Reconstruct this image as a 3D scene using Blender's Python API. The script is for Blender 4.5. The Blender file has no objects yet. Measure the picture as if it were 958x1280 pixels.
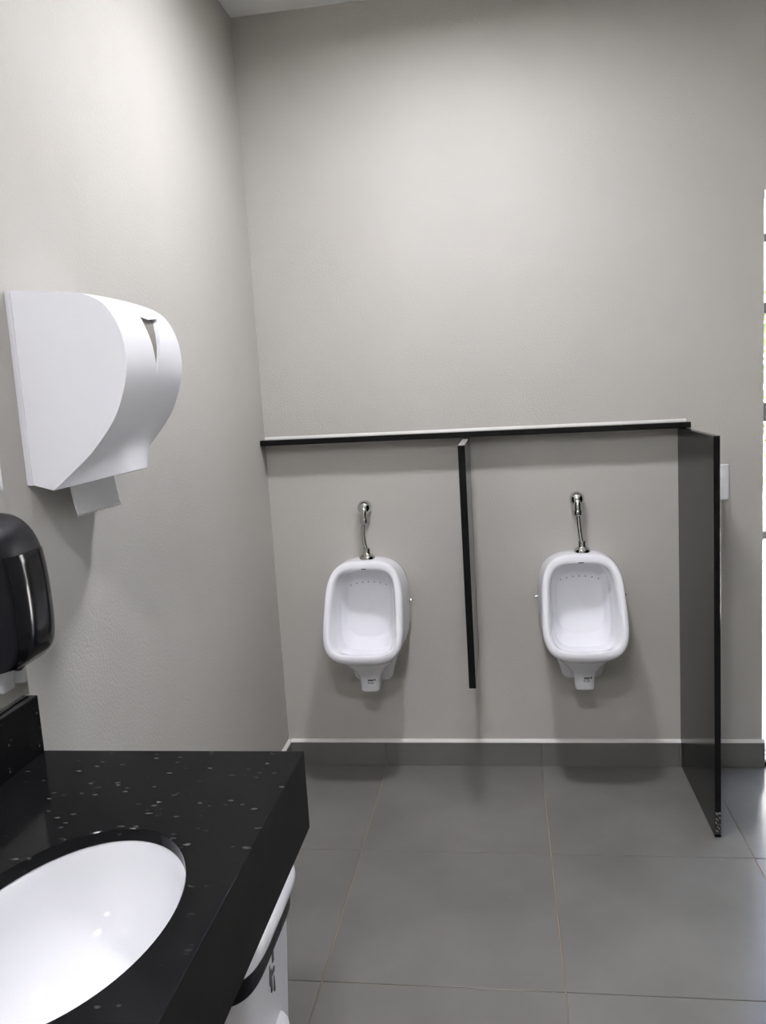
import bpy, bmesh, math, random
from mathutils import Vector, Matrix
from mathutils.bvhtree import BVHTree
random.seed(7)
S = bpy.context.scene
COL = S.collection

# ------------------------------------------------------------------ camera
cam_d = bpy.data.cameras.new('camera')
cam = bpy.data.objects.new('camera', cam_d)
COL.objects.link(cam)
yaw, pit, rol, FPX = 0.14936, 0.14236, -0.06127, 1032.13
Fv = Vector((-math.sin(yaw)*math.cos(pit), math.cos(yaw)*math.cos(pit), -math.sin(pit)))
R0 = Vector((math.cos(yaw), math.sin(yaw), 0)); U0 = R0.cross(Fv)
Rv = R0*math.cos(rol) + U0*math.sin(rol); Uv = U0*math.cos(rol) - R0*math.sin(rol)
M4 = Matrix((Rv, Uv, -Fv)).transposed().to_4x4()
M4.translation = Vector((0.8954, -3.0489, 1.4479))
cam.matrix_world = M4
cam_d.sensor_fit = 'VERTICAL'; cam_d.sensor_height = 24.0
cam_d.lens = 24.0*FPX/1280.0
cam_d.clip_start = 0.02
S.camera = cam

# ------------------------------------------------------------------ world, exposure
W = bpy.data.worlds.new('sky'); S.world = W; W.use_nodes = True
wn = W.node_tree.nodes; wl = W.node_tree.links
sky = wn.new('ShaderNodeTexSky'); sky.sky_type = 'NISHITA'; sky.sun_disc = False
sky.sun_elevation = math.radians(60); sky.sun_rotation = math.radians(206)
sky.air_density = 0.7; sky.dust_density = 4.0
wl.new(sky.outputs[0], wn['Background'].inputs[0])
wn['Background'].inputs[1].default_value = 1.5
sun_d = bpy.data.lights.new('sun', 'SUN'); sun_d.energy = 120.0; sun_d.angle = math.radians(0.6); sun_d.color = (1.0, 0.97, 0.93)
sun = bpy.data.objects.new('sun', sun_d); COL.objects.link(sun)
sun.rotation_euler = Vector((0.22, 0.45, -0.87)).to_track_quat('-Z', 'Y').to_euler(); sun.location = (1, -6, 9)
S.view_settings.view_transform = 'Standard'; S.view_settings.look = 'None'
S.view_settings.gamma = 1.0; S.view_settings.use_curve_mapping = False
S.view_settings.exposure = 0.0
LAMP_POWER = 306.0

# ------------------------------------------------------------------ materials
MATS = {}
def mat(name, color, rough=0.5, metal=0.0, spec=0.5, coat=0.0, emit=None, estr=0.0):
    m = bpy.data.materials.new(name); m.use_nodes = True
    b = m.node_tree.nodes['Principled BSDF']
    b.inputs['Base Color'].default_value = (*color, 1)
    b.inputs['Roughness'].default_value = rough
    b.inputs['Metallic'].default_value = metal
    b.inputs['Specular IOR Level'].default_value = spec
    b.inputs['Coat Weight'].default_value = coat
    if emit:
        b.inputs['Emission Color'].default_value = (*emit, 1)
        b.inputs['Emission Strength'].default_value = estr
    MATS[name] = m
    return m
def nodes(m): return m.node_tree.nodes, m.node_tree.links, m.node_tree.nodes['Principled BSDF']
def coords(m):
    n, l, b = nodes(m)
    return n.new('ShaderNodeTexCoord').outputs['Object']
def bump(m, scale, dist, strength=1.0, detail=4.0, vec=None):
    n, l, b = nodes(m)
    t = n.new('ShaderNodeTexNoise'); t.inputs['Scale'].default_value = scale
    t.inputs['Detail'].default_value = detail
    l.new(vec or coords(m), t.inputs['Vector'])
    bp = n.new('ShaderNodeBump'); bp.inputs['Distance'].default_value = dist
    bp.inputs['Strength'].default_value = strength
    l.new(t.outputs[0], bp.inputs['Height']); l.new(bp.outputs[0], b.inputs['Normal'])
def mottled(m, c1, c2, scale, detail=3.0, lo=0.35, hi=0.65):
    n, l, b = nodes(m)
    t = n.new('ShaderNodeTexNoise'); t.inputs['Scale'].default_value = scale
    t.inputs['Detail'].default_value = detail
    l.new(coords(m), t.inputs['Vector'])
    r = n.new('ShaderNodeValToRGB')
    r.color_ramp.elements[0].position = lo; r.color_ramp.elements[0].color = (*c1, 1)
    r.color_ramp.elements[1].position = hi; r.color_ramp.elements[1].color = (*c2, 1)
    l.new(t.outputs[0], r.inputs[0]); l.new(r.outputs[0], b.inputs['Base Color'])

wallm = mat('painted_plaster', (0.63, 0.62, 0.59), 0.75, spec=0.25)
mottled(wallm, (0.505, 0.492, 0.455), (0.530, 0.518, 0.480), 2.2)
bump(wallm, 150, 0.0022, 0.55, 5)
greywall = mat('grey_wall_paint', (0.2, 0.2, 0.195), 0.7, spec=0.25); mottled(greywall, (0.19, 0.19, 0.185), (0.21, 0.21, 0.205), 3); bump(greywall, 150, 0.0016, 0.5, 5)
ceilm = mat('ceiling_paint', (0.88, 0.88, 0.85), 0.85, spec=0.2); bump(ceilm, 90, 0.001, 0.3)
tilem = mat('grey_porcelain_tile', (0.2, 0.2, 0.19), 0.30, spec=0.6)
mottled(tilem, (0.160, 0.158, 0.146), (0.190, 0.187, 0.174), 3.0, 5.0)
n, l, b = nodes(tilem)
tn = n.new('ShaderNodeTexNoise'); tn.inputs['Scale'].default_value = 9; tn.inputs['Detail'].default_value = 4
l.new(coords(tilem), tn.inputs['Vector'])
mr = n.new('ShaderNodeMapRange'); mr.inputs['To Min'].default_value = 0.15; mr.inputs['To Max'].default_value = 0.21
l.new(tn.outputs[0], mr.inputs[0]); l.new(mr.outputs[0], b.inputs['Roughness'])
baset = mat('baseboard_tile_grey', (0.15, 0.15, 0.14), 0.45, spec=0.4)
mottled(baset, (0.145, 0.144, 0.134), (0.165, 0.164, 0.153), 5.0)
groutm = mat('floor_grout', (0.25, 0.2, 0.14), 0.9); mottled(groutm, (0.16, 0.14, 0.115), (0.33, 0.255, 0.17), 2.5)
whiteg = mat('white_grout', (0.78, 0.77, 0.73), 0.7)
beadm = mat('lit_wall_tone', (0.62, 0.61, 0.58), 0.6)  # pale tone imitating the lit strip of wall above the ledge
granite = mat('black_granite', (0.006, 0.006, 0.006), 0.10, spec=0.06)
n, l, b = nodes(granite)
mp = n.new('ShaderNodeMapping'); mp.inputs['Scale'].default_value = (1.0, 1.9, 1.9)
l.new(coords(granite), mp.inputs['Vector'])
nz = n.new('ShaderNodeTexNoise'); nz.inputs['Scale'].default_value = 60; nz.inputs['Detail'].default_value = 2
l.new(mp.outputs[0], nz.inputs['Vector'])
ad = n.new('ShaderNodeMixRGB'); ad.blend_type = 'ADD'; ad.inputs[0].default_value = 0.012
l.new(mp.outputs[0], ad.inputs[1]); l.new(nz.outputs[1], ad.inputs[2])
vo = n.new('ShaderNodeTexVoronoi'); vo.inputs['Scale'].default_value = 42
l.new(ad.outputs[0], vo.inputs['Vector'])
rp = n.new('ShaderNodeValToRGB')
rp.color_ramp.elements[0].position = 0.08; rp.color_ramp.elements[0].color = (1, 1, 1, 1)
rp.color_ramp.elements[1].position = 0.26; rp.color_ramp.elements[1].color = (0, 0, 0, 1)
l.new(vo.outputs['Distance'], rp.inputs[0])
sep = n.new('ShaderNodeSeparateColor'); l.new(vo.outputs['Color'], sep.inputs[0])
th = n.new('ShaderNodeMapRange'); th.inputs['From Min'].default_value = 0.60; th.inputs['From Max'].default_value = 1.0
l.new(sep.outputs[0], th.inputs[0])
mu = n.new('ShaderNodeMath'); mu.operation = 'MULTIPLY'
l.new(rp.outputs[0], mu.inputs[0]); l.new(th.outputs[0], mu.inputs[1])
mx = n.new('ShaderNodeMixRGB'); mx.inputs[1].default_value = (0.007, 0.0072, 0.0075, 1); mx.inputs[2].default_value = (0.12, 0.112, 0.10, 1)
l.new(mu.outputs[0], mx.inputs[0]); l.new(mx.outputs[0], b.inputs['Base Color'])
apron = mat('honed_granite', (0.016, 0.016, 0.0155), 0.6, spec=0.02)
mottled(apron, (0.0125, 0.0125, 0.012), (0.0145, 0.0145, 0.014), 30)
slabm = mat('dark_partition_granite', (0.012, 0.012, 0.012), 0.17, spec=0.17)
mottled(slabm, (0.0068, 0.0068, 0.0068), (0.0082, 0.0082, 0.0082), 25)
sawn = mat('sawn_granite_edge', (0.22, 0.21, 0.2), 0.5); mottled(sawn, (0.05, 0.05, 0.05), (0.42, 0.4, 0.38), 160)
chip = mat('granite_chips', (0.12, 0.12, 0.12), 0.4); mottled(chip, (0.006, 0.006, 0.006), (0.30, 0.29, 0.27), 130, 2, 0.52, 0.66)
porc = mat('white_porcelain', (0.84, 0.845, 0.875), 0.07, spec=0.5, coat=0.3)
basinm = mat('basin_ceramic', (0.72, 0.725, 0.745), 0.06, spec=0.5, coat=0.4)
plast = mat('white_plastic', (0.89, 0.895, 0.925), 0.24, spec=0.5)
plast2 = mat('white_plastic_satin', (0.76, 0.76, 0.79), 0.34)
binp = mat('bin_plastic', (0.72, 0.72, 0.75), 0.35)
paper = mat('white_tissue', (0.72, 0.71, 0.69), 0.95, spec=0.1); bump(paper, 350, 0.001, 0.4)
winm = mat('smoky_window', (0.20, 0.19, 0.16), 0.25)
blackp = mat('black_gloss_plastic', (0.006, 0.006, 0.0068), 0.12, spec=0.28)
blacks = mat('black_satin_plastic', (0.009, 0.009, 0.011), 0.38, spec=0.16)
bagm = mat('black_bag_film', (0.006, 0.006, 0.008), 0.35, spec=0.1); bump(bagm, 40, 0.004, 0.5)
chrome = mat('chrome', (0.60, 0.595, 0.58), 0.07, metal=1.0)
boltm = mat('satin_chrome', (0.85, 0.85, 0.85), 0.25, metal=0.8)
mirm = mat('mirror_glass', (0.86, 0.88, 0.87), 0.015, metal=1.0)
mire = mat('mirror_edge', (0.05, 0.06, 0.055), 0.3)
ink = mat('black_ink', (0.008, 0.008, 0.008), 0.5)
greyink = mat('grey_ink', (0.07, 0.07, 0.07), 0.5)
holem = mat('dark_hole', (0.26, 0.26, 0.27), 0.4)
lampm = mat('lamp_diffuser', (0.9, 0.9, 0.9), 0.5, emit=(0.975, 0.958, 1.02), estr=LAMP_POWER)
alum = mat('white_lamp_frame', (0.8, 0.8, 0.8), 0.4)
iron = mat('black_iron', (0.0025, 0.0025, 0.0027), 0.5, spec=0.12)
pavem = mat('pale_concrete', (0.62, 0.61, 0.60), 0.85); mottled(pavem, (0.58, 0.57, 0.56), (0.66, 0.65, 0.64), 4)
sillm = mat('speckled_sill_stone', (0.3, 0.3, 0.34), 0.3); mottled(sillm, (0.05, 0.05, 0.08), (0.5, 0.5, 0.55), 60, 2, 0.42, 0.55)
leafm = mat('leaf_green', (0.07, 0.14, 0.035), 0.5); mottled(leafm, (0.045, 0.10, 0.02), (0.12, 0.2, 0.05), 14)
barkm = mat('bark', (0.12, 0.08, 0.05), 0.9); bump(barkm, 40, 0.01)
renderm = mat('white_render', (0.75, 0.74, 0.72), 0.85); bump(renderm, 60, 0.003)

# ------------------------------------------------------------------ helpers
def tag(o, label=None, cat=None, group=None, kind=None):
    if label: o['label'] = label
    if cat: o['category'] = cat
    if group: o['group'] = group
    if kind: o['kind'] = kind
    return o
def link(name, me, m, parent=None, smooth=False):
    o = bpy.data.objects.new(name, me); COL.objects.link(o)
    if m is not None:
        me.materials.clear(); me.materials.append(m)
    if smooth:
        for p in me.polygons: p.use_smooth = True
    if parent is not None: o.parent = parent
    return o
def obj(name, bm, m, parent=None, smooth=False, autosmooth=None):
    bmesh.ops.recalc_face_normals(bm, faces=bm.faces)
    me = bpy.data.meshes.new(name); bm.to_mesh(me); bm.free()
    o = link(name, me, m, parent, smooth or autosmooth is not None)
    if autosmooth is not None:
        bm2 = bmesh.new(); bm2.from_mesh(me)
        for e in bm2.edges:
            if len(e.link_faces) == 2 and e.calc_face_angle(0) > math.radians(autosmooth): e.smooth = False
        bm2.to_mesh(me); bm2.free()
    return o
def empty(name, loc, label, cat, group=None):
    o = bpy.data.objects.new(name, None); COL.objects.link(o); o.location = loc
    o.empty_display_size = 0.05
    return tag(o, label, cat, group)
def add_box(bm, x0, x1, y0, y1, z0, z1):
    vs = [bm.verts.new(v) for v in ((x0,y0,z0),(x1,y0,z0),(x1,y1,z0),(x0,y1,z0),(x0,y0,z1),(x1,y0,z1),(x1,y1,z1),(x0,y1,z1))]
    for f in ((0,3,2,1),(4,5,6,7),(0,1,5,4),(1,2,6,5),(2,3,7,6),(3,0,4,7)): bm.faces.new([vs[i] for i in f])
    return vs
def box(x0, x1, y0, y1, z0, z1, bev=0.0, seg=2):
    bm = bmesh.new(); add_box(bm, x0, x1, y0, y1, z0, z1)
    if bev: bmesh.ops.bevel(bm, geom=bm.edges[:], offset=bev, segments=seg, profile=0.5, affect='EDGES')
    return bm
def loft(bm, rings, closed=True, cap0=True, cap1=True):
    R = [[bm.verts.new(p) for p in r] for r in rings]; n = len(R[0])
    for a, b_ in zip(R[:-1], R[1:]):
        for i in range(n if closed else n-1):
            j = (i+1) % n; bm.faces.new((a[i], a[j], b_[j], b_[i]))
    if cap0: bm.faces.new(R[0][::-1])
    if cap1: bm.faces.new(R[-1])
    return R
def circle(c, ax, r, n=24):
    ax = Vector(ax).normalized(); t = Vector((1,0,0)) if abs(ax.x) < 0.9 else Vector((0,1,0))
    u = ax.cross(t).normalized(); v = ax.cross(u)
    return [Vector(c) + u*r*math.cos(2*math.pi*i/n) + v*r*math.sin(2*math.pi*i/n) for i in range(n)]
def tube(bm, pts, rad, n=16, caps=True):
    pts = [Vector(p) for p in pts]; rings = []
    if not isinstance(rad, (list, tuple)): rad = [rad]*len(pts)
    prev = None
    for i, p in enumerate(pts):
        d = (pts[min(i+1, len(pts)-1)] - pts[max(i-1, 0)]).normalized()
        if prev is None:
            t = Vector((1,0,0)) if abs(d.x) < 0.9 else Vector((0,1,0)); u = d.cross(t).normalized()
        else: u = (prev - d*prev.dot(d)).normalized()
        prev = u; v = d.cross(u)
        rings.append([p + (u*math.cos(2*math.pi*k/n) + v*math.sin(2*math.pi*k/n))*rad[i] for k in range(n)])
    loft(bm, rings, True, caps, caps)
def lathe(bm, c, ax, prof, n=32):
    c = Vector(c); ax = Vector(ax).normalized()
    loft(bm, [circle(c+ax*h, ax, max(r, 1e-4), n) for h, r in prof])
def se(a, n):
    c, s = math.cos(a), math.sin(a)
    return math.copysign(abs(c)**(2/n), c), math.copysign(abs(s)**(2/n), s)
def catmull(pts, k=6):
    out = []; P = [Vector(p) for p in pts]
    for i in range(len(P)-1):
        a = P[max(i-1,0)]; b_ = P[i]; c = P[i+1]; d = P[min(i+2,len(P)-1)]
        for j in range(k):
            t = j/k
            out.append(0.5*((2*b_) + (c-a)*t + (2*a-5*b_+4*c-d)*t*t + (3*b_-a-3*c+d)*t**3))
    out.append(P[-1]); return out
def bake(o):
    dg = bpy.context.evaluated_depsgraph_get(); dg.update()
    me = bpy.data.meshes.new_from_object(o.evaluated_get(dg))
    o.modifiers.clear(); o.data = me; return o
def copy_tree(o, parent=None):
    c = o.copy(); COL.objects.link(c)
    if parent is not None: c.parent = parent
    for ch in list(o.children): copy_tree(ch, c)
    return c

# ------------------------------------------------------------------ room shell
XR, YF, H, T = 2.85, -4.7, 2.795, 0.15
DX0, DX1, DZ = 1.795, 2.695, 2.045           # doorway in the back wall
bm = bmesh.new()
add_box(bm, -T, DX0, 0, T, -0.05, H)
add_box(bm, DX1, XR+T, 0, T, -0.05, H)
add_box(bm, DX0, DX1, 0, T, DZ, H)
tag(obj('wall_back', bm, wallm), kind='structure')
tag(obj('wall_left', box(-T, 0, YF-T, 0, -0.05, H), wallm), kind='structure')
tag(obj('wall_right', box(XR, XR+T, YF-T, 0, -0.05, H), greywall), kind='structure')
tag(obj('wall_front', box(0, XR, YF-T, YF, -0.05, H), wallm), kind='structure')
tag(obj('ceiling', box(-T, XR+T, YF-T, T, H, H+0.12), ceilm), kind='structure')
floor = tag(obj('floor', box(0, XR, YF, 0, -0.05, -0.0025), groutm), kind='structure')
A0, B0, TS, G = 0.3922, 0.6184, 0.6, 0.0014
xs = [0.0] + [A0 + TS*k for k in range(0, 5)] + [XR]
ys = [0.0] + [-B0 - TS*k for k in range(0, 7)] + [YF]
tile_me = {}
for i in range(len(xs)-1):
    for j in range(len(ys)-1):
        w, h = xs[i+1]-xs[i], ys[j]-ys[j+1]
        key = (round(w, 3), round(h, 3))
        if key not in tile_me:
            t = box(-w/2+G, w/2-G, -h/2+G, h/2-G, -0.012, 0, 0.0008, 1)
            me = bpy.data.meshes.new('floor_tile'); t.to_mesh(me); t.free(); me.materials.append(tilem); tile_me[key] = me
        o = bpy.data.objects.new('floor_tile', tile_me[key]); COL.objects.link(o); o.parent = floor
        dz = random.uniform(-0.0004, 0.0004)
        o.location = ((xs[i]+xs[i+1])/2, (ys[j]+ys[j+1])/2, dz)
# baseboards: tiles with a bead of white grout on top
BH = 0.094
def baseboard(name, horizontal, cuts, at, out):
    bm = bmesh.new()
    c0, c1 = cuts[0], cuts[-1]
    prof = [(0, BH), (0.0115, BH), (0.008, BH+0.006), (0.0, BH+0.011)]
    rings = []
    for c in (c0, c1):
        rings.append([Vector((c, at+out*d, z)) if horizontal else Vector((at+out*d, c, z)) for d, z in prof])
    loft(bm, rings)
    g = tag(obj(name, bm, whiteg), kind='structure')
    for a, b_ in zip(cuts[:-1], cuts[1:]):
        lo, hi = min(a, b_)+0.0008, max(a, b_)-0.0008
        d0, d1 = sorted((at, at+out*0.011))
        bb = box(lo, hi, d0, d1, 0.0, BH, 0.0006, 1) if horizontal else box(d0, d1, lo, hi, 0.0, BH, 0.0006, 1)
        obj('baseboard_tile', bb, baset, g)
baseboard('baseboard_back', True, [0.0112, A0, A0+TS, 1.5, DX0+0.008], 0.0, -1)
baseboard('baseboard_left', False, [0.0, -0.6, -1.2, -1.8, -2.4, -3.0, -3.6, -4.2, YF], 0.0, 1)
baseboard('baseboard_right', False, [0.0, -0.6, -1.2, -1.8, -2.4, -3.0, -3.6, -4.2, YF], XR, -1)
# doorway sill
tag(obj('trim_1', box(DX0, DX1, 0.018, T, -0.05, 0.012, 0.003), sillm), kind='structure')
tag(obj('trim_2', box(DX0, DX1, 0.0, 0.018, -0.05, 0.016, 0.002), iron), kind='structure')

# ------------------------------------------------------------------ ceiling lamps
def lamp(x, y, label):
    e = empty('ceiling_lamp', (x, y, H), label, 'ceiling lamp', 'square panel lamps in the ceiling')
    a, f, LD = 0.09, 0.012, 0.022
    bm = bmesh.new()
    for s in ((-a-f, a+f, -a-f, -a), (-a-f, a+f, a, a+f), (-a-f, -a, -a, a), (a, a+f, -a, a)):
        add_box(bm, s[0], s[1], s[2], s[3], -LD, 0.0)
    obj('frame', bm, alum, e)
    obj('diffuser', box(-a+0.001, a-0.001, -a+0.001, a-0.001, -0.006, -0.001), lampm, e)
    return e
lamp(0.79, -0.9, 'square panel lamp in the ceiling above the urinals')
lamp(0.72, -2.95, 'square panel lamp in the ceiling near the washbasin counter')
lamp(0.72, -4.1, 'added fill lamp, a square panel in the ceiling by the front wall')  # unseen lamp added as fill for surfaces facing the camera side

# ------------------------------------------------------------------ stone partitions
def shelf():
    x0, x1, d = 0.0005, 1.538, 0.07
    zl, zr, t = 1.281, 1.2665, 0.0205
    bm = bmesh.new()
    rings = []
    for x, z in ((x0, zl), (x1, zr)):
        rings.append([Vector((x, -0.0005, z)), Vector((x, -d, z)), Vector((x, -d, z+t)), Vector((x, -0.0005, z+t))])
    loft(bm, rings)
    bmesh.ops.bevel(bm, geom=bm.edges[:], offset=0.001, segments=1, affect='EDGES')
    return bm
se_ = empty('stone_shelf', (0, 0, 0), 'long narrow black stone ledge on the wall above both urinals', 'ledge')
obj('slab', shelf(), slabm, se_)
bm = bmesh.new()
loft(bm, [[Vector((x, -0.0004, z)), Vector((x, -0.0075, z)), Vector((x, -0.005, z+0.005)), Vector((x, -0.0004, z+0.009))] for x, z in ((0.001, 1.3015), (1.536, 1.287))])
o = obj('lit_strip_bead', bm, beadm, se_); o['label'] = 'added pale bead imitating the bright lit wall above the ledge'  # added bead, painted pale in place of the lit wall strip
dv = empty('urinal_divider', (0.762, 0, 0.457), 'short black stone divider hung on the wall between two urinals', 'partition')
obj('slab', box(-0.0115, 0.0115, -0.40, -0.0008, 0, 0.811, 0.0012), slabm, dv)
o = obj('sawn_top_edge', box(-0.0105, 0.0105, -0.396, -0.072, 0.8108, 0.8118), sawn, dv); o['label'] = 'rough grey sawn top edge'
pn = empty('end_partition', (1.5165, -0.2525, 0.0), 'tall dark stone partition panel standing on the floor', 'partition')
obj('slab', box(-0.0095, 0.0095, -0.2525, 0.2515, 0.0, 1.2655, 0.0012), slabm, pn)
o = obj('chipped_corner', box(-0.0085, 0.0085, -0.2533, -0.250, 0.012, 0.085, 0.0006), chip, pn); o['label'] = 'chipped lower front edge'

# ------------------------------------------------------------------ urinals
def urinal_ring(zt, yt, zb, yb, wt, wb, n, N=72):
    out = []
    for i in range(N):
        a = 2*math.pi*i/N; cu, su = se(a, n); t = (1-su)/2
        out.append(Vector((cu*(wt+(wb-wt)*t), yt+(yb-yt)*t, zt+(zb-zt)*t)))
    return out
def urinal(x, label, shiftx, bend):
    e = empty('urinal', (x, 0, 0.0), label, 'urinal')
    bm = bmesh.new()
    rings = [urinal_ring(*a) for a in (
        (0.838, -0.002, 0.455, -0.002, 0.155, 0.142, 3.0),
        (0.843, -0.03, 0.455, -0.05, 0.157, 0.147, 3.0),
        (0.845, -0.07, 0.468, -0.15, 0.150, 0.150, 3.1),
        (0.844, -0.108, 0.496, -0.262, 0.1395, 0.1535, 3.4),
        (0.841, -0.119, 0.504, -0.281, 0.137, 0.1525, 3.6),
        (0.836, -0.126, 0.512, -0.289, 0.133, 0.150, 3.7),
        (0.826, -0.130, 0.522, -0.2915, 0.125, 0.142, 3.9),
        (0.817, -0.1315, 0.532, -0.290, 0.117, 0.133, 4.2),
        (0.811, -0.127, 0.537, -0.285, 0.112, 0.128, 4.4),
        (0.808, -0.118, 0.536, -0.274, 0.109, 0.124, 4.4),
        (0.806, -0.075, 0.516, -0.210, 0.104, 0.114, 4.2),
        (0.800, -0.050, 0.512, -0.130, 0.097, 0.103, 4.0),
        (0.765, -0.040, 0.545, -0.075, 0.080, 0.085, 3.5))]
    R = loft(bm, rings, True, True, False)
    c = bm.verts.new((0, -0.042, 0.66)); last = R[-1]
    for i in range(len(last)): bm.faces.new((last[i], last[(i+1) % len(last)], c))
    # trap below the bowl
    def rr(z, cy, hx, hy, n=3.2, N=48):
        out = []
        for i in range(N):
            cu, su = se(2*math.pi*i/N, n); out.append(Vector((cu*hx, cy+su*hy, z)))
        return out
    loft(bm, [rr(*a) for a in ((0.500, -0.130, 0.112, 0.134, 2.5), (0.490, -0.130, 0.104, 0.117, 2.4), (0.480, -0.129, 0.095, 0.102, 2.4), (0.465, -0.127, 0.084, 0.086, 2.5), (0.450, -0.124, 0.068, 0.073, 2.6), (0.435, -0.120, 0.055, 0.064, 2.7),
        (0.42, -0.117, 0.044, 0.056, 3), (0.395, -0.114, 0.0375, 0.048, 4), (0.362, -0.112, 0.035, 0.045, 5), (0.357, -0.112, 0.033, 0.043, 5))])
    loft(bm, [rr(*a) for a in ((0.50, -0.042, 0.115, 0.038, 4), (0.46, -0.040, 0.098, 0.037, 4), (0.42, -0.036, 0.084, 0.033, 4), (0.38, -0.034, 0.074, 0.031, 4), (0.368, -0.034, 0.062, 0.028, 4))])
    o = obj('body', bm, porc, e, True)
    r = o.modifiers.new('r', 'REMESH'); r.mode = 'VOXEL'; r.voxel_size = 0.0025; r.use_smooth_shade = True
    sm = o.modifiers.new('s', 'SMOOTH'); sm.factor = 0.5; sm.iterations = 3
    bake(o); o.data.materials.clear(); o.data.materials.append(porc)
    bm = bmesh.new(); bm.from_mesh(o.data); tree = BVHTree.FromBMesh(bm); bm.free()
    def hit(p, d):
        h = tree.ray_cast(Vector(p), Vector(d)); return h[0], h[1]
    def decal(name, m, px, pz, w, h, frm=-0.6, lift=0.0006):
        # a small printed patch laid on the porcelain, seen from the front
        bm = bmesh.new(); K = 3; g = []
        for a in range(K+1):
            row = []
            for b_ in range(K+1):
                q = (px-w/2+w*a/K, frm, pz-h/2+h*b_/K)
                loc, nor = hit(q, (0, 1, 0)); row.append(bm.verts.new(loc + nor*lift))
            g.append(row)
        for a in range(K):
            for b_ in range(K): bm.faces.new((g[a][b_], g[a+1][b_], g[a+1][b_+1], g[a][b_+1]))
        ext = bmesh.ops.extrude_face_region(bm, geom=bm.faces[:])
        bmesh.ops.translate(bm, verts=[v for v in ext['geom'] if isinstance(v, bmesh.types.BMVert)], vec=(0, 0.0015, 0))
        return obj(name, bm, m, e)
    decal('maker_mark', greyink, 0.0, 0.8165, 0.018, 0.0035)
    lb = decal('printed_label', ink, 0.006, 0.4055, 0.020, 0.0055)
    decal('printed_label', ink, 0.021, 0.4065, 0.005, 0.007)
    for (px, pz, w, h) in ((0.006, 0.391, 0.022, 0.0016), (-0.004, 0.3945, 0.0016, 0.007), (0.013, 0.395, 0.0016, 0.007), (0.004, 0.398, 0.018, 0.0014)):
        decal('printed_label', ink, px, pz, w, h)
    # flush holes under the rim
    for k in range(7):
        px = (k-3)*0.0225
        pz = 0.748 - 0.0012*(k-3)**2
        loc, nor = hit((px, -0.095, pz), (0, 1, 0))
        if loc is None: continue
        bm = bmesh.new(); lathe(bm, loc - nor*0.001, nor, [(0, 0.0026), (0.0012, 0.0026), (0.0014, 0.002)], 12)
        obj('flush_hole', bm, holem, e)
    # side fixing bolts
    for sx in (-1, 1):
        loc, nor = hit((sx*0.4, -0.045, 0.676), (-sx, 0, 0))
        bm = bmesh.new(); lathe(bm, loc - nor*0.002, nor, [(0, 0.009), (0.004, 0.009), (0.0055, 0.006), (0.012, 0.006), (0.0145, 0.004)], 16)
        obj('fixing_bolt', bm, boltm, e, autosmooth=40)
    # chrome supply: wall rose, elbow, pipe and spud
    top, _ = hit((shiftx, -0.07, 1.2), (0, 0, -1)); zt = top.z
    bm = bmesh.new(); lathe(bm, (0, 0, 1.030), (0, -1, 0), [(0.0005, 0.024)] + [(0.028-0.0265*math.cos(math.pi*t/14), 0.0265*math.sin(math.pi*t/14)) for t in range(5, 14)] + [(0.0545, 0.001)], 32)
    obj('wall_rose', bm, chrome, e, autosmooth=50)
    bm = bmesh.new()
    tube(bm, catmull([(0, -0.030, 1.030), (0, -0.040, 1.026), (0, -0.048, 1.017), (0, -0.052, 1.003), (0.0, -0.053, 0.990)], 6), 0.0125, 20)
    obj('elbow', bm, chrome, e, True)
    bm = bmesh.new(); lathe(bm, (0.0, -0.053, 0.993), (0, 0, -1), [(0, 0.0135), (0.003, 0.0150), (0.016, 0.0150), (0.020, 0.012)], 24)
    obj('nut', bm, chrome, e, autosmooth=40)
    bm = bmesh.new()
    tube(bm, catmull([(0, -0.053, 0.985), (bend+shiftx*0.2, -0.056, 0.95), (bend+shiftx*0.55, -0.062, 0.905), (shiftx*0.9, -0.068, 0.875), (shiftx, -0.07, zt+0.01)], 5), 0.0078, 16)
    obj('supply_pipe', bm, chrome, e, True)
    bm = bmesh.new(); lathe(bm, (shiftx, -0.07, zt-0.004), (0, 0, 1), [(0, 0.029), (0.010, 0.029), (0.014, 0.026), (0.021, 0.0155), (0.026, 0.0135), (0.042, 0.0135), (0.044, 0.009)], 28)
    obj('spud_cone', bm, chrome, e, autosmooth=45)
    return e
urinal(0.371, 'white porcelain urinal by the corner with the left wall', 0.006, -0.006)
urinal(1.150, 'white porcelain urinal between the hung divider and the floor-standing partition', 0.010, 0.0)

# ------------------------------------------------------------------ washbasin counter
ZC, XC, YE, YN = 0.8236, 0.5209, -1.686, -3.35
EX, EY, EA, EB = 0.32, -2.165, 0.145, 0.21
XS = XC-0.0201
ct = empty('stone_counter', (0.0, YE, 0.0), 'black speckled granite washbasin counter with a deep front apron', 'counter')
oy = YE
NE = 96
def ell(a, b_, z, k=1.0, n=2.0):
    out = []
    for i in range(NE):
        cu, su = se(2*math.pi*i/NE, n); out.append(Vector((EX+cu*a*k, EY+su*b_*k - oy, z)))
    return out
bm = bmesh.new()
def rect_ring(z, xe):
    out = []
    for i in range(NE):
        a = 2*math.pi*i/NE; c, s_ = math.cos(a), math.sin(a)
        hx0, hx1, hy0, hy1 = EX-0.0005, xe-EX, EY-YN, YE-EY
        kx = (hx1 if c > 0 else hx0)/max(abs(c), 1e-9); ky = (hy1 if s_ > 0 else hy0)/max(abs(s_), 1e-9)
        k = min(kx, ky); out.append(Vector((EX+c*k, EY+s_*k-oy, z)))
    return out
def snap(ring, xe):
    for cx, cy in ((0.0005, YN), (0.0005, YE), (xe, YN), (xe, YE)):
        p = min(ring, key=lambda v: (v.x-cx)**2+(v.y+oy-cy)**2); p.x = cx; p.y = cy-oy
    return ring
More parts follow.
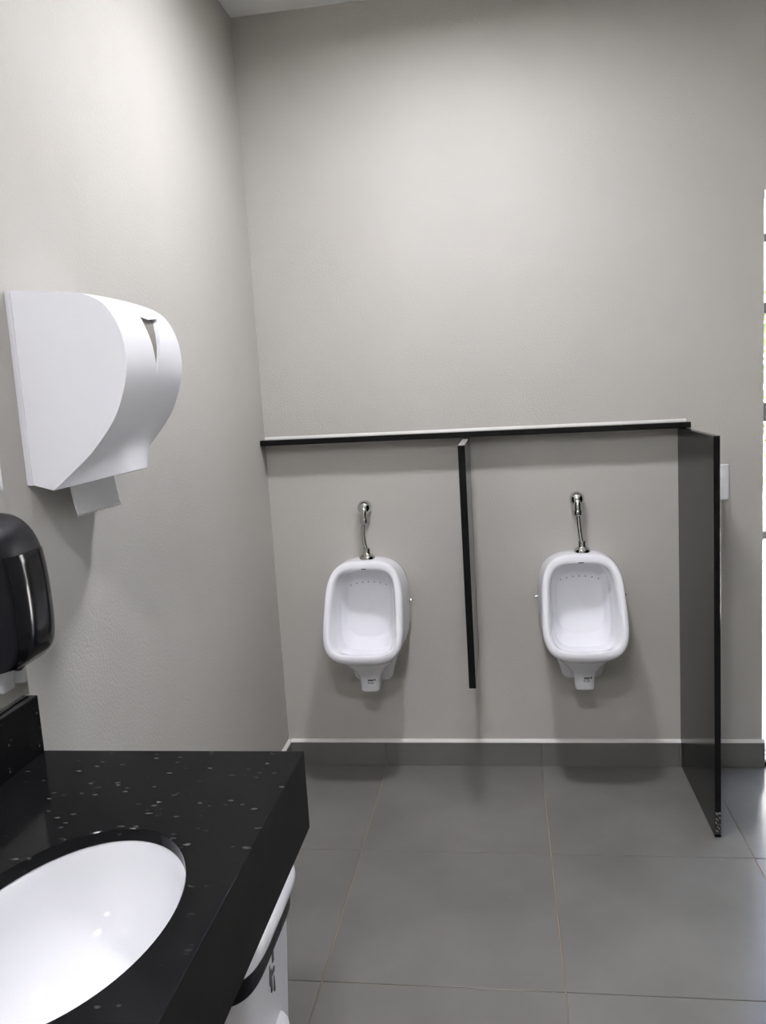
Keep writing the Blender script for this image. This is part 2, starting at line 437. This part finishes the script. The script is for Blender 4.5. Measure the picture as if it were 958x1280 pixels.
rings = [snap(rect_ring(z, xe), xe) for z, xe in ((ZC-0.02, XS), (ZC-0.0022, XS), (ZC-0.0022, XC), (ZC-0.0005, XC), (ZC, XC-0.0005))] + [
         ell(EA+0.0015, EB+0.0015, ZC), ell(EA, EB, ZC-0.0015), ell(EA, EB, ZC-0.02)]
R = loft(bm, rings, True, False, False)
for i in range(NE):
    j = (i+1) % NE; bm.faces.new((R[0][i], R[0][j], R[-1][j], R[-1][i]))
obj('top_slab', bm, granite, ct, autosmooth=35)
obj('front_apron', box(XC-0.02, XC, YN-oy, -0.0002, ZC-0.145, ZC-0.0023, 0.0005, 1), apron, ct)
obj('end_apron', box(0.002, XC-0.0205, -0.02, -0.0002, ZC-0.145, ZC-0.0203, 0.001, 1), apron, ct)
# steel brackets carry the counter off the wall
for yb in (-0.12, -0.86, -1.55):
    bm = bmesh.new(); add_box(bm, 0.003, 0.42, yb-0.015, yb+0.015, ZC-0.055, ZC-0.0203); add_box(bm, 0.003, 0.02, yb-0.015, yb+0.015, ZC-0.3, ZC-0.05)
    obj('bracket', bm, iron, ct)
obj('backsplash', box(0.0008, 0.0205, YN-oy, -0.0002, ZC, ZC+0.109, 0.001, 1), granite, ct)
bs = empty('washbasin', (0, YE, 0.0), 'oval white undermount washbasin set into the black counter', 'washbasin')
bm = bmesh.new()
z0 = ZC-0.0206
rings = [ell(EA+0.03, EB+0.03, z0-0.012), ell(EA+0.03, EB+0.03, z0), ell(EA+0.002, EB+0.002, z0), ell(EA-0.002, EB-0.002, z0-0.006)]
for k, dz in ((0.965, 0.022), (0.93, 0.045), (0.87, 0.075), (0.77, 0.103), (0.62, 0.124), (0.42, 0.137), (0.22, 0.1425), (0.10, 0.144)):
    rings.append(ell(EA, EB, z0-dz, k))
for k, dz in ((0.10, 0.154), (0.3, 0.152), (0.65, 0.135), (0.85, 0.108), (0.96, 0.07), (1.01, 0.03)):
    rings.append(ell(EA, EB, z0-dz, k))
R = loft(bm, rings, True, False, False)
for i in range(NE):
    j = (i+1) % NE; bm.faces.new((R[0][i], R[0][j], R[-1][j], R[-1][i]))
obj('bowl', bm, basinm, bs, autosmooth=50)
bm = bmesh.new(); lathe(bm, (EX, EY-oy, z0-0.1425), (0, 0, 1), [(-0.02, 0.014), (0, 0.022), (0.002, 0.022), (0.003, 0.017), (0.001, 0.012)], 28)
obj('drain', bm, chrome, bs, autosmooth=40)
# mirror
mr_ = empty('wall_mirror', (0, YE-0.001, ZC+0.111), 'frameless wall mirror standing above the counter backsplash', 'mirror')
obj('backing', box(0.0008, 0.004, YN-YE, 0.0, 0.0, 1.0), mire, mr_)
obj('glass', box(0.0041, 0.0055, YN-YE+0.001, -0.001, 0.001, 0.999), mirm, mr_)

# ------------------------------------------------------------------ paper towel dispenser
Y0, Y1 = -1.602, -1.335
yc, hw = (Y0+Y1)/2, (Y1-Y0)/2
Ep = [(0.012,1.676),(0.085,1.669),(0.145,1.661),(0.185,1.643),(0.208,1.613),(0.221,1.572),(0.222,1.522),(0.205,1.465),(0.181,1.422),(0.136,1.371),(0.092,1.335),(0.052,1.304)]
Cp = [(0.012,1.678),(0.088,1.672),(0.150,1.664),(0.192,1.645),(0.216,1.612),(0.229,1.570),(0.227,1.520),(0.208,1.462),(0.186,1.420),(0.174,1.388),(0.170,1.355),(0.170,1.327)]
E_ = catmull([(x, 0, z) for x, z in Ep], 5); C_ = catmull([(x, 0, z) for x, z in Cp], 5)
td = empty('towel_dispenser', (0, yc, 1.303), 'white plastic roll towel dispenser with a curved front on the wall', 'dispenser')
def td_ring(s):
    f = 1-abs(s)**2.6; y = s*hw
    r = [Vector((a.x+(b_.x-a.x)*f, y, a.z+(b_.z-a.z)*f - 1.303)) for a, b_ in zip(E_, C_)]
    return [Vector((0.012, y, 1.316-1.303))] + r
bm = bmesh.new()
NS = 24
ss = [math.sin(math.pi/2*(-1+2*i/NS)) for i in range(NS+1)]
loft(bm, [td_ring(s_) for s_ in ss])
cov = obj('cover', bm, plast, td)
# wedge-shaped viewing slot cut into the front
wedge = [(-0.0252, 1.6231), (0.0041, 1.6191), (0.0582, 1.6252), (0.0329, 1.6019), (0.0177, 1.5801), (0.0058, 1.5559), (-0.0035, 1.5322), (-0.0085, 1.507), (-0.016, 1.5319), (-0.0225, 1.5547), (-0.0275, 1.5821), (-0.029, 1.6037)]
SY = 0.0
bm = bmesh.new()
loft(bm, [[Vector((xx, a+SY, z-1.303)) for a, z in wedge] for xx in (0.10, 0.30)])
cut = obj('cutter', bm, plast, td)
inner = bmesh.new()
def td_in(s):
    return [Vector((max(v.x-0.007, 0.013), v.y, v.z-0.006 if v.z > 0.2 else v.z)) for v in td_ring(s)]
loft(inner, [td_in(s_) for s_ in (-0.92, -0.5, 0, 0.5, 0.92)])
core = obj('core', inner, winm, td)
md = cut.modifiers.new('b', 'BOOLEAN'); md.operation = 'DIFFERENCE'; md.object = core; md.solver = 'EXACT'
bake(cut)
md = cov.modifiers.new('b', 'BOOLEAN'); md.operation = 'DIFFERENCE'; md.object = cut; md.solver = 'EXACT'
bake(cov); cov.data.materials.clear(); cov.data.materials.append(plast)
for ob in (cut, core): bpy.data.objects.remove(ob)
bmx = bmesh.new(); bmx.from_mesh(cov.data)
for f in bmx.faces: f.smooth = True; f.material_index = 0
for e_ in bmx.edges:
    if len(e_.link_faces) == 2 and e_.calc_face_angle(0) > math.radians(28): e_.smooth = False
bmx.to_mesh(cov.data); 
tree = BVHTree.FromBMesh(bmx); bmx.free()
# smoky pane at the bottom of the slot: the core's front clipped to the wedge
bm = bmesh.new()
loft(bm, [[Vector((xx, a+SY, z-1.303)) for a, z in wedge] for xx in (0.10, 0.30)])
pane = obj('viewing_slot', bm, winm, td); pane['label'] = 'dark wedge-shaped viewing slot'
inner = bmesh.new(); loft(inner, [[Vector((max(v.x-0.006, 0.013), v.y, v.z-0.006 if v.z > 0.2 else v.z)) for v in td_ring(s_)] for s_ in (-0.92, -0.5, 0, 0.5, 0.92)])
core = obj('core', inner, winm, td)
md = pane.modifiers.new('b', 'BOOLEAN'); md.operation = 'INTERSECT'; md.object = core; md.solver = 'EXACT'
bake(pane); pane.data.materials.clear(); pane.data.materials.append(winm); bpy.data.objects.remove(core)
for zk in (1.405, 1.392):
    h = tree.ray_cast(Vector((0.5, -0.012, zk-1.303)), Vector((-1, 0, 0)))
    bm = bmesh.new(); lathe(bm, h[0]-h[1]*0.001, h[1], [(0, 0.0022), (0.0015, 0.0022), (0.002, 0.0012)], 10)
    obj('lock_pin', bm, alum, td)
obj('back_plate', box(0.0, 0.0118, -hw-0.003, hw+0.003, 0.012, 0.372, 0.002), plast2, td)
# paper tongue with a torn toothed edge
bm = bmesh.new(); K = 40; rows = 8; yA, yB = -0.085, 0.105; g = []
for r_ in range(rows+1):
    row = []
    for k in range(K+1):
        t = r_/rows; yy = yA+(yB-yA)*k/K
        zz = 0.03-0.087*t + (0.006*t if False else 0)
        if r_ == rows: zz += (0.003 if k % 2 else -0.003) + random.uniform(-0.0012, 0.0012)
        xx = 0.056 + 0.010*t*t + 0.002*math.sin(k*0.25)
        row.append(bm.verts.new((xx, yy + 0.004*t, zz)))
    g.append(row)
for r_ in range(rows):
    for k in range(K): bm.faces.new((g[r_][k], g[r_][k+1], g[r_+1][k+1], g[r_+1][k]))
pp = obj('paper_sheet', bm, paper, td, True); pp['label'] = 'torn white paper end hanging out'
sd = pp.modifiers.new('t', 'SOLIDIFY'); sd.thickness = 0.0006; bake(pp)

# ------------------------------------------------------------------ black soap dispenser
sp = empty('soap_dispenser', (0.006, -1.805, 1.02), 'glossy black soap dispenser on the mirror above the counter', 'dispenser')
Pp = [(0.0,0.268),(0.04,0.268),(0.070,0.258),(0.092,0.236),(0.104,0.205),(0.110,0.160),(0.112,0.105),(0.110,0.060),(0.102,0.034),(0.086,0.018)]
P_ = catmull([(x, 0, z) for x, z in Pp], 5)
def sp_ring(s, hw_=0.060):
    f = 1-abs(s)**3; out = [Vector((0.0, s*hw_, 0.022))]
    for v in P_: out.append(Vector((v.x*(0.90+0.10*f), s*hw_*(1.0 - 0.10*max(0, (v.z-0.2)/0.07)), v.z*(0.985+0.015*f))))
    out.append(Vector((0.05, s*hw_, 0.012)))
    return out
bm = bmesh.new(); loft(bm, [sp_ring(math.sin(math.pi/2*(-1+2*i/16))) for i in range(17)])
obj('housing', bm, blacks, sp, autosmooth=32)
# raised glossy push bar on the lower front
bm = bmesh.new()
sub = [v for v in P_ if v.z < 0.212]
rings = []
for i in range(13):
    s_ = -0.94+1.88*i/12; f = 1-abs(s_)**4
    front = [Vector((v.x*(0.90+0.10*f)+0.0045*f+0.001, s_*0.058, v.z)) for v in sub]
    back = [Vector((v.x-0.012, s_*0.058, v.z)) for v in reversed(sub)]
    rings.append(front+back)
loft(bm, rings)
obj('push_bar', bm, blackp, sp, autosmooth=35)
bm = bmesh.new(); lathe(bm, (0.062, 0, 0.018), (0, 0, -1), [(0, 0.012), (0.010, 0.012), (0.016, 0.006)], 16)
obj('nozzle', bm, blacks, sp, autosmooth=40)

# ------------------------------------------------------------------ light switch
sw = empty('light_switch', (1.640, 0, 1.065), 'small white switch plate on the wall behind the dark partition', 'switch')
obj('plate', box(-0.038, 0.038, -0.009, -0.0004, -0.063, 0.063, 0.003), plast2, sw)
obj('rocker', box(-0.012, 0.012, -0.013, -0.0088, -0.022, 0.022, 0.0015), plast2, sw)

# ------------------------------------------------------------------ pedal bin under the counter
BX, BY = 0.285, -1.69
bn = empty('pedal_bin', (BX, BY, 0), 'white pedal bin with a black liner under the granite counter', 'trash bin')
def rrect(hx, hy, z, n=5.0, N=64):
    out = []
    for i in range(N):
        cu, su = se(2*math.pi*i/N, n); out.append(Vector((cu*hx, su*hy, z)))
    return out
bm = bmesh.new()
loft(bm, [rrect(*a) for a in ((0.118, 0.135, 0.004), (0.122, 0.139, 0.0), (0.126, 0.143, 0.012), (0.150, 0.172, 0.475), (0.147, 0.169, 0.475))])
obj('body', bm, binp, bn, autosmooth=40)
bm = bmesh.new()
loft(bm, [rrect(*a) for a in ((0.1505, 0.1725, 0.453), (0.1560, 0.178, 0.449), (0.1575, 0.180, 0.470), (0.1575, 0.180, 0.500), (0.146, 0.168, 0.500))])
o = obj('bin_liner', bm, bagm, bn, autosmooth=50); o['label'] = 'black liner folded over the rim'
bm = bmesh.new()
loft(bm, [rrect(*a) for a in ((0.158, 0.181, 0.5005), (0.166, 0.189, 0.497), (0.169, 0.192, 0.502), (0.168, 0.191, 0.512), (0.160, 0.183, 0.532), (0.138, 0.160, 0.550), (0.09, 0.11, 0.560), (0.03, 0.04, 0.563))])
o = obj('lid', bm, plast, bn, autosmooth=40)
# pedal housing on the side that faces the room, and the pedal
bm = bmesh.new()
loft(bm, [[Vector((p.x+0.140, p.y, p.z)) for p in rrect(hx, 0.036, z, 3, 32)] for hx, z in ((0.024, 0.0), (0.026, 0.02), (0.024, 0.25), (0.021, 0.27), (0.012, 0.278))])
obj('pedal_housing', bm, binp, bn, autosmooth=40)
obj('pedal', box(0.16, 0.215, -0.04, 0.04, 0.012, 0.03, 0.006, 3), blacks, bn)
# worn print on the side
for k, (py, pz, w, h) in enumerate(((-0.005, 0.425, 0.010, 0.022), (-0.006, 0.395, 0.018, 0.010), (-0.018, 0.385, 0.008, 0.045), (0.0, 0.365, 0.006, 0.03), (-0.026, 0.40, 0.005, 0.04))):
    xk = 0.126+(0.150-0.126)*(pz/0.475)
    bm = box(xk-0.001, xk+0.0012, py-w/2, py+w/2, pz-h/2, pz+h/2)
    o = obj('printed_mark', bm, greyink, bn)

# ------------------------------------------------------------------ outside, through the doorway
tag(obj('ground', box(-3, 9, T, 12, -0.1, -0.005), pavem), kind='structure')
gt = empty('iron_gate', (2.6, 2.6, 0.0), 'black iron gate with thin bars seen through the doorway', 'gate')
bm = bmesh.new(); add_box(bm, -1.2, -1.14, -0.03, 0.03, 0, 2.3); obj('post', bm, iron, gt)
bm = bmesh.new(); add_box(bm, 1.14, 1.2, -0.03, 0.03, 0, 2.3); obj('post', bm, iron, gt)
for z, h in ((0.35, 0.05), (1.12, 0.12), (1.80, 0.07), (2.24, 0.05)):
    obj('rail', box(-1.14, 1.14, -0.02, 0.02, z, z+h, 0.004), iron, gt)
for k in range(11):
    x = -1.04+k*0.208
    bm = bmesh.new(); tube(bm, [(x, 0, 0.4), (x, 0, 2.24)], 0.008, 8); obj('bar', bm, iron, gt)
def shrub(x, y, h, r, label):
    e = empty('shrub', (x, y, -0.005), label, 'shrub')
    bm = bmesh.new()
    for k in range(5):
        a = random.uniform(0, 6.28); tube(bm, [(0, 0, 0), (0.1*math.cos(a), 0.1*math.sin(a), h*0.35), (r*0.6*math.cos(a), r*0.6*math.sin(a), h*0.75)], [0.03, 0.022, 0.01], 8)
    obj('stem', bm, barkm, e)
    bm = bmesh.new()
    for k in range(2600):
        while True:
            p = Vector((random.uniform(-1,1), random.uniform(-1,1), random.uniform(-1,1)))
            if 0.35 < p.length < 1: break
        c = Vector((p.x*r, p.y*r, h*0.6+p.z*h*0.42))
        d = Vector((random.uniform(-1,1), random.uniform(-1,1), random.uniform(-0.6,1))).normalized(); L = random.uniform(0.05, 0.10)
        u = d.cross(Vector((0.3,0.5,0.8))).normalized()*L*0.35
        vs = [bm.verts.new(c), bm.verts.new(c+d*L*0.5+u), bm.verts.new(c+d*L), bm.verts.new(c+d*L*0.5-u)]
        bm.faces.new((vs[0], vs[1], vs[2])); bm.faces.new((vs[0], vs[2], vs[3]))
    tag(obj('foliage', bm, leafm, e), kind='stuff')
shrub(3.3, 4.4, 2.05, 0.9, 'tall green shrub growing beyond the iron gate')
shrub(5.1, 5.2, 1.8, 0.9, 'lower green shrub farther beyond the iron gate')

gw = empty('garden_wall', (4.0, 7.6, 0), 'pale rendered boundary wall behind the shrubs outside', 'wall')
obj('render_face', box(-6, 7, 0, 0.2, -0.005, 4.2, 0.01), renderm, gw)
obj('coping', box(-6.03, 7.03, -0.04, 0.24, 4.2, 4.27, 0.01), pavem, gw)
